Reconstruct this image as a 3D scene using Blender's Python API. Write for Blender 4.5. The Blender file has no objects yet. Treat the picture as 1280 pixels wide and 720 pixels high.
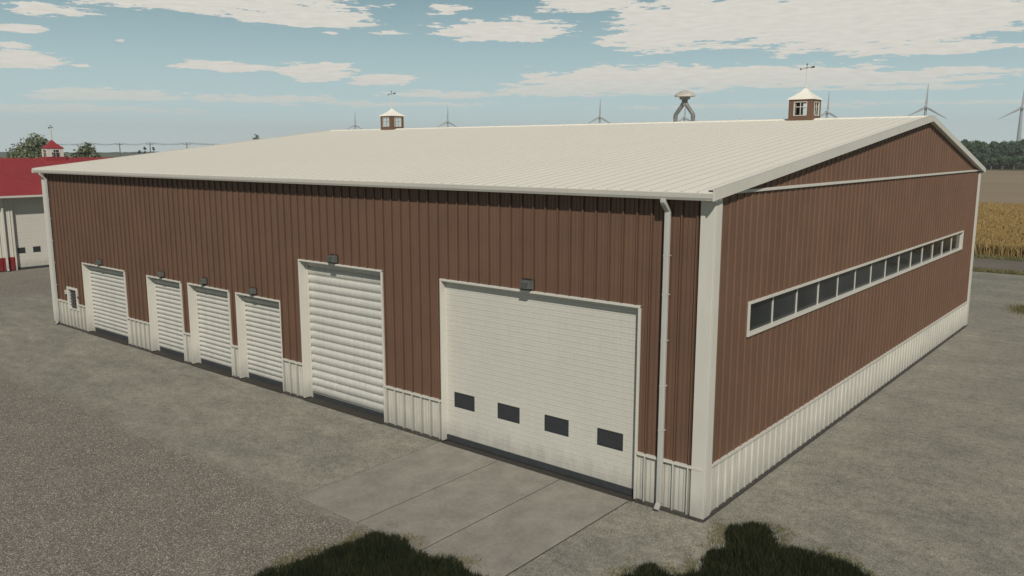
import bpy, math, random
from mathutils import Vector, Matrix
R = math.radians
rnd = random.Random(7)
sc = bpy.context.scene
COL = sc.collection

# ------------------------------------------------------------ measured sizes
L, W, YR = 29.38, 23.36, 14.75          # front length, gable width, ridge position
ZE, ZR, OE, OX = 6.34, 8.125, 0.32, 0.14  # eave height, ridge height, overhangs
HB, HW = 6.30, 1.05                      # belt trim height, wainscot height
SL1 = (ZR - ZE) / (YR + OE)
SL2 = (ZR - ZE) / (W + OE - YR)
def roof_z(y): return ZE + (y + OE) * SL1 if y < YR else ZE + (W + OE - y) * SL2

CAM = Vector((6.739, -13.941, 7.076)); YAW, PITCH, FPX = 39.518, 9.457, 1032.66
def bearing(u, d):                       # ground point at distance d along a bearing of the view
    a = R(YAW) - math.atan((u - 640) / 1046.9)
    dd = d / math.cos(math.atan((u - 640) / 1046.9))
    return Vector((CAM.x - math.sin(a) * dd, CAM.y + math.cos(a) * dd, 0))

# ------------------------------------------------------------ mesh helper
class MB:
    def __init__(s): s.v = []; s.f = []
    def quad(s, *p):
        i = len(s.v); s.v += [tuple(q) for q in p]; s.f.append(tuple(range(i, i + len(p))))
    def box(s, x0, x1, y0, y1, z0, z1):
        i = len(s.v)
        s.v += [(x0,y0,z0),(x1,y0,z0),(x1,y1,z0),(x0,y1,z0),(x0,y0,z1),(x1,y0,z1),(x1,y1,z1),(x0,y1,z1)]
        for f in ((0,3,2,1),(4,5,6,7),(0,1,5,4),(1,2,6,5),(2,3,7,6),(3,0,4,7)): s.f.append(tuple(i + k for k in f))
    def bar(s, a, b, w, h, up=(0,0,1), w2=None, h2=None):   # rectangular bar from a to b, optional taper
        a, b = Vector(a), Vector(b); d = (b - a).normalized(); up = Vector(up)
        x = d.cross(up)
        if x.length < 1e-5: x = Vector((1,0,0))
        x.normalize(); y = x.cross(d); i = len(s.v)
        for p, ww, hh in ((a, w, h), (b, w if w2 is None else w2, h if h2 is None else h2)):
            for sx, sy in ((-1,-1),(1,-1),(1,1),(-1,1)):
                s.v.append(tuple(p + x * (sx * ww / 2) + y * (sy * hh / 2)))
        for f in ((0,1,2,3),(7,6,5,4),(0,4,5,1),(1,5,6,2),(2,6,7,3),(3,7,4,0)): s.f.append(tuple(i + k for k in f))
    def tube(s, pts, rad, n=8, cap=True):
        rads = rad if isinstance(rad, (list, tuple)) else [rad] * len(pts)
        pts = [Vector(p) for p in pts]; base = len(s.v); ref = None
        for k, p in enumerate(pts):
            d = (pts[min(k + 1, len(pts) - 1)] - pts[max(k - 1, 0)]).normalized()
            if ref is None: ref = Vector((1,0,0)) if abs(d.x) < .8 else Vector((0,1,0))
            x = (ref - d * ref.dot(d)).normalized(); ref = x; y = d.cross(x)
            for j in range(n):
                a = 2 * math.pi * j / n
                s.v.append(tuple(p + (x * math.cos(a) + y * math.sin(a)) * rads[k]))
        for k in range(len(pts) - 1):
            for j in range(n):
                j2 = (j + 1) % n
                s.f.append((base + k*n + j, base + k*n + j2, base + (k+1)*n + j2, base + (k+1)*n + j))
        if cap:
            s.f.append(tuple(base + j for j in range(n))[::-1]); s.f.append(tuple(base + (len(pts)-1)*n + j for j in range(n)))
    def lathe(s, c, prof, n=20):
        i = len(s.v)
        for r, z in prof:
            for j in range(n):
                a = 2 * math.pi * j / n; s.v.append((c[0] + r * math.cos(a), c[1] + r * math.sin(a), c[2] + z))
        for k in range(len(prof) - 1):
            for j in range(n):
                j2 = (j + 1) % n; s.f.append((i+k*n+j, i+k*n+j2, i+(k+1)*n+j2, i+(k+1)*n+j))
        s.f.append(tuple(i + j for j in range(n))[::-1]); s.f.append(tuple(i + (len(prof)-1)*n + j for j in range(n)))
    def build(s, name, mat, parent=None, smooth=False, bevel=0):
        me = bpy.data.meshes.new(name); me.from_pydata(s.v, [], s.f); me.update()
        if smooth: me.polygons.foreach_set('use_smooth', [True] * len(me.polygons))
        o = bpy.data.objects.new(name, me); COL.objects.link(o)
        for m in (mat if isinstance(mat, list) else [mat]): me.materials.append(m)
        if bevel:
            b = o.modifiers.new('bevel', 'BEVEL'); b.width = bevel; b.segments = 2; b.limit_method = 'ANGLE'
        if parent: 
            o.parent = parent
            o.matrix_parent_inverse = Matrix.Translation(parent.location).inverted() if parent.type == 'EMPTY' and parent.parent is None and not parent.get('local') else Matrix()
        return o
def tag(o, label=None, cat=None, group=None, kind=None):
    if label: o['label'] = label
    if cat: o['category'] = cat
    if group: o['group'] = group
    if kind: o['kind'] = kind
    return o
def empty(name, loc=(0,0,0), rz=0, local=False):
    o = bpy.data.objects.new(name, None); COL.objects.link(o); o.location = loc; o.rotation_euler.z = rz
    o.empty_display_size = .3
    if local: o['local'] = 1
    return o
def copy_tree(o, parent=None):
    kids = list(o.children); c = o.copy(); COL.objects.link(c); c.parent = parent
    for ch in kids: copy_tree(ch, c)
    return c

# ------------------------------------------------------------ materials
def nodes(name):
    m = bpy.data.materials.new(name); m.use_nodes = True
    nt = m.node_tree; b = nt.nodes['Principled BSDF']
    return m, nt, b
def N(nt, t, **k):
    n = nt.nodes.new(t)
    for a, v in k.items():
        if a in n.inputs.keys(): n.inputs[a].default_value = v
        else: setattr(n, a, v)
    return n
def coord(nt, scale=(1,1,1)):
    t = N(nt, 'ShaderNodeNewGeometry'); mp = N(nt, 'ShaderNodeMapping'); mp.inputs['Scale'].default_value = scale
    nt.links.new(t.outputs['Position'], mp.inputs['Vector']); return mp.outputs['Vector']
def noise(nt, vec, scale, detail=4, rough=.55):
    n = N(nt, 'ShaderNodeTexNoise'); n.inputs['Scale'].default_value = scale; n.inputs['Detail'].default_value = detail
    n.inputs['Roughness'].default_value = rough; nt.links.new(vec, n.inputs['Vector']); return n.outputs['Fac']
def ramp(nt, fac, stops):
    r = N(nt, 'ShaderNodeValToRGB'); e = r.color_ramp.elements
    while len(e) < len(stops): e.new(.5)
    for el, (p, c) in zip(e, stops): el.position = p; el.color = (*c, 1) if len(c) == 3 else c
    nt.links.new(fac, r.inputs['Fac']); return r.outputs['Color']
def mix(nt, fac, a, b, mode='MIX'):
    m = N(nt, 'ShaderNodeMix', data_type='RGBA', blend_type=mode)
    for s, v in ((0, fac), (6, a), (7, b)):
        if hasattr(v, 'links'): nt.links.new(v, m.inputs[s])
        else: m.inputs[s].default_value = v if s == 0 else (*v, 1)
    return m.outputs[2]
def math_(nt, op, a, b=0.0, clamp=False):
    m = N(nt, 'ShaderNodeMath', operation=op, use_clamp=clamp)
    for s, v in ((0, a), (1, b)):
        if hasattr(v, 'links'): nt.links.new(v, m.inputs[s])
        else: m.inputs[s].default_value = v
    return m.outputs[0]
def bump(nt, b, h, strength=.3, dist=.02):
    n = N(nt, 'ShaderNodeBump', Strength=strength, Distance=dist); nt.links.new(h, n.inputs['Height']); nt.links.new(n.outputs['Normal'], b.inputs['Normal'])
def painted(name, col, rough=.5, var=.12, dirt=.25, streak=(6,6,.5), metal=0):
    """painted sheet metal: faint blotches, vertical weather streaks, dust"""
    m, nt, b = nodes(name); c = coord(nt); cs = coord(nt, streak)
    f1 = noise(nt, c, .8, 5, .6); f2 = noise(nt, cs, 2.0, 5, .65); f3 = noise(nt, c, 60, 2)
    d = tuple(x * (1 - var) for x in col); l = tuple(min(1, x * (1 + var * .6)) for x in col)
    a = ramp(nt, f1, [(.3, d), (.7, l)])
    dirtc = tuple(x * .62 + .01 for x in col)
    k = ramp(nt, f2, [(.42, (0,0,0)), (.75, (dirt,)*3)])
    sz = N(nt, 'ShaderNodeSeparateXYZ'); nt.links.new(c, sz.inputs[0])
    fz = noise(nt, coord(nt, (3, 3, 1.2)), 1.6, 6, .7)
    lowd = N(nt, 'ShaderNodeMapRange'); lowd.inputs[1].default_value = .62; lowd.inputs[2].default_value = .05; lowd.inputs[4].default_value = .75
    nt.links.new(math_(nt, 'ADD', sz.outputs[2], math_(nt, 'MULTIPLY', math_(nt, 'SUBTRACT', fz, .5), .9)), lowd.inputs[0])
    o = mix(nt, k, a, dirtc); o = mix(nt, lowd.outputs[0], o, tuple(x*.42 + .035 for x in col)); o = mix(nt, .18, o, ramp(nt, f3, [(.3, d), (.7, l)]))
    nt.links.new(o, b.inputs['Base Color'])
    nt.links.new(ramp(nt, f2, [(.3, (rough-.08,)*3), (.7, (rough+.12,)*3)]), b.inputs['Roughness'])
    b.inputs['Metallic'].default_value = metal
    b.inputs['Specular IOR Level'].default_value = .35
    bump(nt, b, f1, .08, .02)
    return m
def plain(name, col, rough=.6, metal=0, var=.15, scale=8):
    m, nt, b = nodes(name); c = coord(nt); f = noise(nt, c, scale, 4)
    nt.links.new(ramp(nt, f, [(.3, tuple(x*(1-var) for x in col)), (.7, tuple(x*(1+var) for x in col))]), b.inputs['Base Color'])
    b.inputs['Roughness'].default_value = rough; b.inputs['Metallic'].default_value = metal
    return m

WHITE = (.70, .67, .575)
M = {}
M['brown'] = painted('brown_cladding_paint', (.158, .088, .056), .5, .16, .3)
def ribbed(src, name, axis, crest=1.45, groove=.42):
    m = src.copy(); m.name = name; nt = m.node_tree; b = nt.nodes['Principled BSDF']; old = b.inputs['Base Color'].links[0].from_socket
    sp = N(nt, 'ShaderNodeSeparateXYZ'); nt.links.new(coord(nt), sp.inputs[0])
    ph = math_(nt, 'FRACT', math_(nt, 'MULTIPLY', sp.outputs[axis], 1/.32))     # painted highlight on rib crests, painted shade beside each rib and on minor ribs
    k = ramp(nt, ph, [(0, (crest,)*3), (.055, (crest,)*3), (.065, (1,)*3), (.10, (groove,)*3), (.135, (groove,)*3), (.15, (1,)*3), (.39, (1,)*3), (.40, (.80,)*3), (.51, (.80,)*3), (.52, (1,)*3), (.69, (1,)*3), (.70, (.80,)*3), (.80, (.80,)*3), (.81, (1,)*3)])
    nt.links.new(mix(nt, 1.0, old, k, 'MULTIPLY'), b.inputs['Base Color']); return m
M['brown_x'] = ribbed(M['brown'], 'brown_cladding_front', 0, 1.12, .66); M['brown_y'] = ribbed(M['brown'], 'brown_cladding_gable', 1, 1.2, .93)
M['white'] = painted('white_wainscot_paint', (.60, .58, .51), .5, .10, .6, (10, 10, .8))
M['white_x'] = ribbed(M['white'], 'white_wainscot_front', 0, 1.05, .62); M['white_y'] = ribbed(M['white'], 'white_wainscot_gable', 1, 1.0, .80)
M['trim'] = painted('white_trim_paint', (.60, .58, .515), .45, .06, .2)
M['door'] = painted('white_door_paint', (.60, .58, .515), .5, .05, .16)
M['shutter'] = painted('shutter_slat_paint', (.56, .548, .50), .5, .08, .6)
M['red'] = painted('red_cladding_paint', (.27, .022, .026), .5, .12, .2)
M['redroof'] = painted('red_roof_paint', (.29, .042, .046), .5, .1, .2)
M['pipe'] = painted('downspout_paint', (.49, .48, .44), .45, .08, .3)
M['rubber'] = plain('black_rubber', (.035, .038, .042), .7)
M['wood'] = plain('dark_threshold_board', (.040, .034, .028), .85, 0, .3, 20)
M['lamp'] = plain('dark_grey_lamp_metal', (.10, .10, .09), .6)
M['steel'] = plain('galvanised_steel', (.17, .17, .16), .6, .2, .25, 14)
M['cap'] = plain('pale_vent_cap', (.47, .44, .38), .55)
M['vane'] = plain('black_iron', (.02, .02, .02), .5)
M['turbine'] = plain('turbine_grey_paint', (.31, .325, .33), .5, 0, .05, .2)
M['pole'] = plain('weathered_pole_wood', (.13, .115, .10), .9)
M['bark'] = plain('tree_bark', (.10, .085, .07), .95, 0, .3, 3)
M['foundation'] = plain('dark_foundation', (.055, .05, .043), .9, 0, .3, 6)

def roof_mat():
    m, nt, b = nodes('white_roof_paint'); c = coord(nt); cs = coord(nt, (1.5, .5, .5)); cl = coord(nt, (.4, .4, .4))
    f = noise(nt, cs, .8, 3, .5); g = noise(nt, cl, 1.2, 5, .6)
    a = ramp(nt, f, [(.3, (.835, .80, .70)), (.65, (.845, .81, .71))])
    o = mix(nt, ramp(nt, g, [(.45, (0,0,0)), (.8, (.35,)*3)]), a, (.77, .735, .635))
    nt.links.new(o, b.inputs['Base Color']); b.inputs['Roughness'].default_value = .55
    b.inputs['Specular IOR Level'].default_value = .3
    return m
M['roof'] = roof_mat(); M['seam'] = plain('darker_roof_seam', (.53, .505, .44), .7, 0, .05, 3)  # seam strips coloured darker than the roof sheets

def glass_mat():
    m, nt, b = nodes('dark_window_glass'); c = coord(nt); f = noise(nt, c, 1.1, 3)
    nt.links.new(ramp(nt, f, [(.35, (.012, .016, .019)), (.7, (.03, .037, .042))]), b.inputs['Base Color'])
    b.inputs['Roughness'].default_value = .08; b.inputs['Specular IOR Level'].default_value = .22
    return m
M['glass'] = glass_mat()
def mesh_glass():
    m, nt, b = nodes('dark_patterned_glass'); c = coord(nt); f = noise(nt, c, 45, 3)
    nt.links.new(ramp(nt, f, [(.35, (.02, .023, .026)), (.7, (.05, .055, .06))]), b.inputs['Base Color'])
    b.inputs['Roughness'].default_value = .3; return m
M['doorglass'] = mesh_glass()

def yard_mat():
    m, nt, b = nodes('yard_gravel_and_hardpan'); c = coord(nt)
    # worn grey hardpan
    st = coord(nt, (.9, 1.6, 1)); 
    a1 = noise(nt, st, 1.3, 8, .72); a2 = noise(nt, c, 5, 7, .8); a3 = noise(nt, c, 45, 4, .8)
    pad = ramp(nt, a1, [(.38, (.14, .134, .108)), (.5, (.235, .226, .187)), (.62, (.38, .36, .295))])
    pad = mix(nt, .6, pad, ramp(nt, a2, [(.38, (.11, .106, .086)), (.62, (.36, .342, .282))]))
    pad = mix(nt, .5, pad, ramp(nt, a3, [(.42, (.06, .058, .048)), (.58, (.44, .425, .365))]))
    a0 = noise(nt, coord(nt, (.7, 1.2, 1)), .42, 5, .65); pad = mix(nt, 1.0, pad, ramp(nt, a0, [(.36, (.88, .885, .89)), (.64, (1.14, 1.12, 1.09))]), 'MULTIPLY')
    # brown gravel: stones by voronoi cells
    v = N(nt, 'ShaderNodeTexVoronoi'); v.inputs['Scale'].default_value = 38; nt.links.new(c, v.inputs['Vector'])
    sep = N(nt, 'ShaderNodeSeparateColor'); nt.links.new(v.outputs['Color'], sep.inputs[0])
    st1 = ramp(nt, sep.outputs[0], [(.0, (.10, .086, .070)), (.35, (.228, .210, .178)), (.7, (.345, .315, .268)), (1, (.70, .64, .56))])
    gap = ramp(nt, v.outputs['Distance'], [(.35, (0,0,0)), (.75, (1,1,1))])
    gr = mix(nt, gap, st1, (.085, .073, .060))
    g2 = noise(nt, c, .9, 5, .6); gr = mix(nt, .35, gr, ramp(nt, g2, [(.3, (.185, .168, .140)), (.7, (.29, .262, .222))]))
    # where is gravel: beyond a wobbling line in front of the building, and to the far left
    sp = N(nt, 'ShaderNodeSeparateXYZ'); nt.links.new(c, sp.inputs[0])
    w = noise(nt, c, .35, 4, .6); w2 = noise(nt, c, 4.5, 5, .7)
    wob = math_(nt, 'ADD', math_(nt, 'MULTIPLY', math_(nt, 'SUBTRACT', w, .5), 1.6), math_(nt, 'MULTIPLY', math_(nt, 'SUBTRACT', w2, .5), 1.3))
    yy = math_(nt, 'ADD', sp.outputs[1], wob)
    k1 = N(nt, 'ShaderNodeMapRange'); k1.inputs[1].default_value = -4.15; k1.inputs[2].default_value = -4.65
    nt.links.new(yy, k1.inputs[0])
    kx = N(nt, 'ShaderNodeMapRange'); kx.inputs[1].default_value = -2.5; kx.inputs[2].default_value = -3.5
    nt.links.new(math_(nt, 'ADD', sp.outputs[0], wob), kx.inputs[0])
    k2 = N(nt, 'ShaderNodeMapRange'); k2.inputs[1].default_value = -36; k2.inputs[2].default_value = -39
    nt.links.new(math_(nt, 'ADD', sp.outputs[0], math_(nt, 'MULTIPLY', wob, 1.5)), k2.inputs[0])
    k = math_(nt, 'MAXIMUM', math_(nt, 'MULTIPLY', k1.outputs[0], kx.outputs[0]), k2.outputs[0])
    o = mix(nt, k, pad, gr)
    nt.links.new(o, b.inputs['Base Color']); b.inputs['Roughness'].default_value = .95; b.inputs['Specular IOR Level'].default_value = .15
    h = mix(nt, k, ramp(nt, a2, [(0, (0,0,0)), (1, (.6,)*3)]), ramp(nt, v.outputs['Distance'], [(0, (1,)*3), (.8, (0,)*3)]))
    bump(nt, b, h, .55, .02)
    return m
def concrete_mat():
    m, nt, b = nodes('concrete_slab'); c = coord(nt)
    a = noise(nt, coord(nt, (1, .8, 1)), 1.6, 8, .7); f = noise(nt, c, 120, 3, .7); s = noise(nt, c, 12, 6, .75)
    o = ramp(nt, a, [(.38, (.205, .190, .160)), (.62, (.345, .320, .275))])
    o = mix(nt, .35, o, ramp(nt, s, [(.35, (.18, .165, .14)), (.65, (.36, .34, .295))]))
    o = mix(nt, .22, o, ramp(nt, f, [(.35, (.11, .10, .09)), (.65, (.34, .33, .29))]))
    nt.links.new(o, b.inputs['Base Color']); b.inputs['Roughness'].default_value = .88; b.inputs['Specular IOR Level'].default_value = .2
    bump(nt, b, s, .15, .01); return m
def soil_mat(name, c0, c1, c2, sc_=.06, fine=2.0, stretch=(1,1,1)):
    m, nt, b = nodes(name); c = coord(nt, stretch); a = noise(nt, c, sc_, 6, .6); f = noise(nt, c, fine, 5, .7)
    o = ramp(nt, a, [(.3, c0), (.55, c1), (.75, c2)]); o = mix(nt, .4, o, ramp(nt, f, [(.3, c0), (.7, c2)]))
    nt.links.new(o, b.inputs['Base Color']); b.inputs['Roughness'].default_value = 1; b.inputs['Specular IOR Level'].default_value = .05
    bump(nt, b, f, .4, .05); return m
def leaf_mat(name, cols, scale=.5):
    m, nt, b = nodes(name); c = coord(nt); a = noise(nt, c, scale, 3); 
    oi = N(nt, 'ShaderNodeObjectInfo')
    f = math_(nt, 'ADD', math_(nt, 'MULTIPLY', a, .8), math_(nt, 'MULTIPLY', oi.outputs['Random'], .2))
    at = N(nt, 'ShaderNodeAttribute', attribute_name='tone')
    f = math_(nt, 'ADD', math_(nt, 'MULTIPLY', f, .5), math_(nt, 'MULTIPLY', at.outputs['Fac'], .5))
    nt.links.new(ramp(nt, f, [(.2, cols[0]), (.5, cols[1]), (.8, cols[2])]), b.inputs['Base Color'])
    b.inputs['Roughness'].default_value = .75; b.inputs['Specular IOR Level'].default_value = .15
    b.inputs['Subsurface Weight'].default_value = 0
    return m
M['yard'] = yard_mat(); M['concrete'] = concrete_mat()
M['turf'] = soil_mat('meadow', (.055, .065, .028), (.085, .09, .04), (.14, .13, .065), .02, .8)
M['bare'] = soil_mat('harvested_field_soil', (.245, .19, .13), (.29, .228, .16), (.33, .265, .19), .03, .6, (.15, 1, 1))
M['track'] = soil_mat('farm_track', (.13, .12, .10), (.17, .155, .13), (.21, .195, .165), .3, 3)
M['verge'] = soil_mat('verge_grass_soil', (.05, .06, .022), (.08, .09, .035), (.13, .13, .06), .5, 4)
M['wheat'] = leaf_mat('ripe_wheat', ((.30, .205, .08), (.33, .23, .092), (.36, .26, .11)), .25)
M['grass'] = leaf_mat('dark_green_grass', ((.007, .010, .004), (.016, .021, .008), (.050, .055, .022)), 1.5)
M['dry'] = leaf_mat('olive_short_grass', ((.10, .10, .04), (.16, .15, .065), (.24, .21, .11)), 2)
M['leaf'] = leaf_mat('tree_leaves', ((.075, .095, .055), (.14, .165, .095), (.23, .25, .155)), .6)
M['leafw'] = leaf_mat('windbreak_leaves', ((.035, .060, .032), (.065, .105, .058), (.10, .15, .085)), .5)
M['leafd'] = leaf_mat('dark_tree_leaves', ((.018, .034, .016), (.036, .062, .030), (.065, .095, .045)), .5)

# ------------------------------------------------------------ ground
def sheet(name, x0, x1, y0, y1, z, mat, nx=1, ny=1, kind='structure'):
    m = MB()
    for i in range(nx):
        for j in range(ny):
            a = x0 + (x1-x0)*i/nx; b_ = x0 + (x1-x0)*(i+1)/nx; c = y0 + (y1-y0)*j/ny; d = y0 + (y1-y0)*(j+1)/ny
            m.quad((a,c,z),(b_,c,z),(b_,d,z),(a,d,z))
    o = m.build(name, mat); o['kind'] = kind; return o
sheet('ground', -2400, 2400, -300, 2400, -.02, M['turf'], 8, 8)
sheet('yard', -90, 45, -40, 41.2, -.008, M['yard'])
sheet('bare_field', -260, 260, 49.2, 326, -.012, M['bare'])
sheet('farm_track', -90, 90, 42.2, 48.2, -.010, M['track'])
# concrete apron in front of the large door: three pours with open joints
ap = empty('concrete_apron', (-4.3, -2.1, 0)); ap['kind'] = 'structure'
ap_x = (-6.99, -5.09, -3.33, -1.58)
for i in range(3):
    s = MB(); g = .014
    s.box(ap_x[i] + g, ap_x[i+1] - g, -4.3, -.10, -.05, .004); s.build('slab', M['concrete'], ap, bevel=.006)
s = MB(); s.box(ap_x[0] - .006, ap_x[3] + .012, -4.30, -.12, -.06, -.003); s.build('joint_filler', M['foundation'], ap)

# ------------------------------------------------------------ cladding
RIB_BIG = [(0,0),(.005,.045),(.030,.045),(.035,0),(.128,0),(.136,.010),(.152,.010),(.160,0),(.222,0),(.230,.010),(.246,.010),(.254,0)]
RIB_SMALL = [(0,0),(.008,.016),(.022,.016),(.030,0)]
def profile(a0, a1, prof, pitch):
    pts = []; k = math.floor(a0 / pitch)
    while k * pitch < a1 + pitch:
        for s_, o in prof:
            a = k * pitch + s_
            if a0 < a < a1: pts.append((a, o))
        k += 1
    return [(a0, 0)] + pts + [(a1, 0)]
def clad(mb, place, a0, a1, zb, zt, prof=RIB_BIG, pitch=.32, amp=1.0):
    """corrugated sheet; place(a, out, z) gives the 3-D point; zb, zt numbers or functions of a"""
    pr = profile(a0, a1, prof, pitch); fb = zb if callable(zb) else (lambda a: zb); ft = zt if callable(zt) else (lambda a: zt)
    i = len(mb.v)
    for a, o in pr: mb.v.append(tuple(place(a, o*amp, fb(a)))); mb.v.append(tuple(place(a, o*amp, ft(a))))
    for k in range(len(pr) - 1): mb.f.append((i+2*k, i+2*k+2, i+2*k+3, i+2*k+1))
front = lambda a, o, z: (a, -o, z)
gable = lambda a, o, z: (o, a, z)
lgable = lambda a, o, z: (-L - o, a, z)
back = lambda a, o, z: (a, W + o, z)

barn = empty('farm_building', (-L/2, W/2, 0))
tag(barn, 'huge brown ribbed metal farm building with white roof, wainscot and six overhead doors', 'farm building')
# door openings: x0, x1, top
DOORS = dict(big=(-6.96, -1.46, 4.06), mid=(-12.5, -9.02, 4.07), d1=(-26.38, -22.95, 2.78), d2=(-21.31, -19.03, 2.77), d3=(-18.57, -16.15, 2.78), d4=(-15.76, -13.45, 2.77))
ops = sorted(DOORS.values()); ZT = 6.27; SW = (-27.97, -27.07, .78, 1.67)
mb = MB(); core = MB()
def wall_run(a, b):
    wm = MB(); cap = MB()
    if a < SW[0] and b > SW[1]:
        clad(mb, front, a, SW[0], HW, ZT); clad(mb, front, SW[0], SW[1], SW[3], ZT); clad(mb, front, SW[1], b, HW, ZT)
        clad(wm, front, a, SW[0], .05, HW - .03, amp=1.5); clad(wm, front, SW[0], SW[1], .05, SW[2], amp=1.5); clad(wm, front, SW[1], b, .05, HW - .03, amp=1.5)
        cap.box(a + .01, SW[0] - .01, -.068, .01, HW - .035, HW + .012); cap.build('wainscot_cap', M['trim'], barn)
        cap = MB(); cap.box(SW[1] + .01, b - .01, -.068, .01, HW - .035, HW + .012)
        core.box(a, SW[0], .004, .22, 0, ZT); core.box(SW[0], SW[1], .004, .22, 0, SW[2]); core.box(SW[0], SW[1], .004, .22, SW[3], ZT); core.box(SW[1], b, .004, .22, 0, ZT)
    else:
        clad(mb, front, a, b, HW, ZT); clad(wm, front, a, b, .05, HW - .03, amp=1.5); cap.box(a + .01, b - .01, -.068, .01, HW - .035, HW + .012)
        core.box(a, b, .004, .22, 0, ZT)
    wm.build('front_wainscot', M['white_x'], barn); cap.build('wainscot_cap', M['trim'], barn)
edges = [-L] + [v for o in ops for v in o[:2]] + [0]
for i in range(0, len(edges), 2): wall_run(edges[i], edges[i+1])
for x0, x1, zt in ops:
    clad(mb, front, x0, x1, zt, ZT); core.box(x0, x1, .004, .22, zt + .001, ZT)
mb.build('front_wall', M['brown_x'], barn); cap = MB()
# gable wall with the long window band
GW = (1.68, 21.2, 3.36, 4.06)
g = MB(); gw = MB(); AMP = .6
topf = lambda a: roof_z(a) - .10
clad(g, gable, 0, GW[0], HW, HB, amp=AMP); clad(g, gable, GW[0], GW[1], HW, GW[2], amp=AMP); clad(g, gable, GW[0], GW[1], GW[3], HB, amp=AMP); clad(g, gable, GW[1], W, HW, HB, amp=AMP)
clad(g, gable, 0, YR, HB + .02, lambda a: max(topf(a), HB + .021), amp=AMP); clad(g, gable, YR, W, HB + .02, lambda a: max(topf(a), HB + .021), amp=AMP)
clad(gw, gable, 0, W, .05, HW - .03, amp=.6)
cap.box(-.01, .050, .02, W - .02, HW - .035, HW + .012)
core.box(-.22, -.004, .22, GW[0], 0, ZT); core.box(-.22, -.004, GW[0], GW[1], 0, GW[2]); core.box(-.22, -.004, GW[0], GW[1], GW[3], ZT); core.box(-.22, -.004, GW[1], W, 0, ZT)
for a, b_ in ((0, YR), (YR, W)):
    za, zb_ = roof_z(a) - .16, roof_z(b_) - .16
    for x in (-.004, -L + .004): core.quad((x, a, ZT - .01), (x, b_, ZT - .01), (x, b_, zb_), (x, a, za))
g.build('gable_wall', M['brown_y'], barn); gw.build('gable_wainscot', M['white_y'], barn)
# far gable and back wall
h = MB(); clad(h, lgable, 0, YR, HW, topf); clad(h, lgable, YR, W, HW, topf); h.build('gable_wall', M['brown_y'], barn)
h = MB(); clad(h, lgable, 0, W, .05, HW - .03); h.build('gable_wainscot', M['white'], barn)
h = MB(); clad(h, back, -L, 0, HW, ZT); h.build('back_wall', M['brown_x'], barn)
h = MB(); clad(h, back, -L, 0, .05, HW - .03); h.build('back_wainscot', M['white'], barn)
core.box(-L + .004, -L + .2, .22, W, 0, ZT); core.box(-L + .2, -.22, W - .2, W - .004, 0, ZT)
core.build('wall_core', M['foundation'], barn); cap.build('wainscot_cap', M['trim'], barn)
# belt trim over the gable at eave height
b = MB(); b.box(-.01, .055, .05, W - .03, HB - .025, HB + .035); b.build('belt_trim', M['trim'], barn, bevel=.006)
# corner trims (L-shaped)
for cx, cy, sx, sy in ((0,0,1,-1), (0,W,1,1), (-L,0,-1,-1), (-L,W,-1,1)):
    t = MB(); o = .058; w = .235
    for k in (0, 1):
        a0, a1 = (cx - sx*w, cx + sx*o) if k == 0 else (cx, cx + sx*o)
        b0, b1 = (cy, cy + sy*o) if k == 0 else (cy - sy*w, cy)
        t.box(min(a0,a1), max(a0,a1), min(b0,b1), max(b0,b1), .03, 6.22)
    t.build('corner_trim', M['trim'], barn, bevel=.008)
# foundation strip
for i in range(0, len(edges), 2):
    f = MB(); f.box(edges[i], edges[i+1], -.075, 0, -.05, .06); f.build('foundation', M['foundation'], barn)
f = MB(); f.box(0, .06, -.06, W + .05, -.05, .06); f.build('foundation', M['foundation'], barn)

# roof -------------------------------------------------------------------
rf = MB(); x0, x1 = -L - OX, OX; T = .045
ys = [-OE, YR, W + OE]
for a, b_ in ((ys[0], ys[1]), (ys[1], ys[2])):
    za, zb_ = (ZE, ZR) if a < 0 else (ZR, ZE)
    rf.quad((x0,a,za),(x1,a,za),(x1,b_,zb_),(x0,b_,zb_)); rf.quad((x0,a,za-T),(x0,b_,zb_-T),(x1,b_,zb_-T),(x1,a,za-T))
rf.quad((x0,-OE,ZE-T),(x1,-OE,ZE-T),(x1,-OE,ZE),(x0,-OE,ZE)); rf.quad((x0,W+OE,ZE-T),(x1,W+OE,ZE-T),(x1,W+OE,ZE),(x0,W+OE,ZE))
nseam0 = len(rf.f); sm = rf; x = .12 - .29
while x > x0 + .05:
    for a, b_, za, zb_ in ((-OE - .012, YR, ZE, ZR), (YR, W + OE + .012, ZR, ZE)):
        i = len(sm.v)
        for yy, zz in ((a, za), (b_, zb_)):
            sm.v += [(x-.013,yy,zz),(x-.010,yy,zz+.006),(x+.010,yy,zz+.006),(x+.013,yy,zz)]
        for f_ in ((0,4,5,1),(1,5,6,2),(2,6,7,3),(0,1,2,3),(7,6,5,4)): sm.f.append(tuple(i+k for k in f_))
    x -= .3205
roof = rf.build('roof', [M['roof'], M['seam']], barn); roof.data.polygons.foreach_set('material_index', [0]*nseam0 + [1]*(len(rf.f) - nseam0))
rc = MB()
for s_ in (-1, 1):
    z2 = ZR + .03; y2 = YR + s_*.16; zz = roof_z(y2) + .03
    rc.quad((x0,YR,z2+.004),(x1,YR,z2+.004),(x1,y2,zz),(x0,y2,zz)); rc.quad((x0,y2,zz),(x1,y2,zz),(x1,y2,zz-.03),(x0,y2,zz-.03))
rc.build('ridge_cap', M['roof'], roof)
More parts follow.
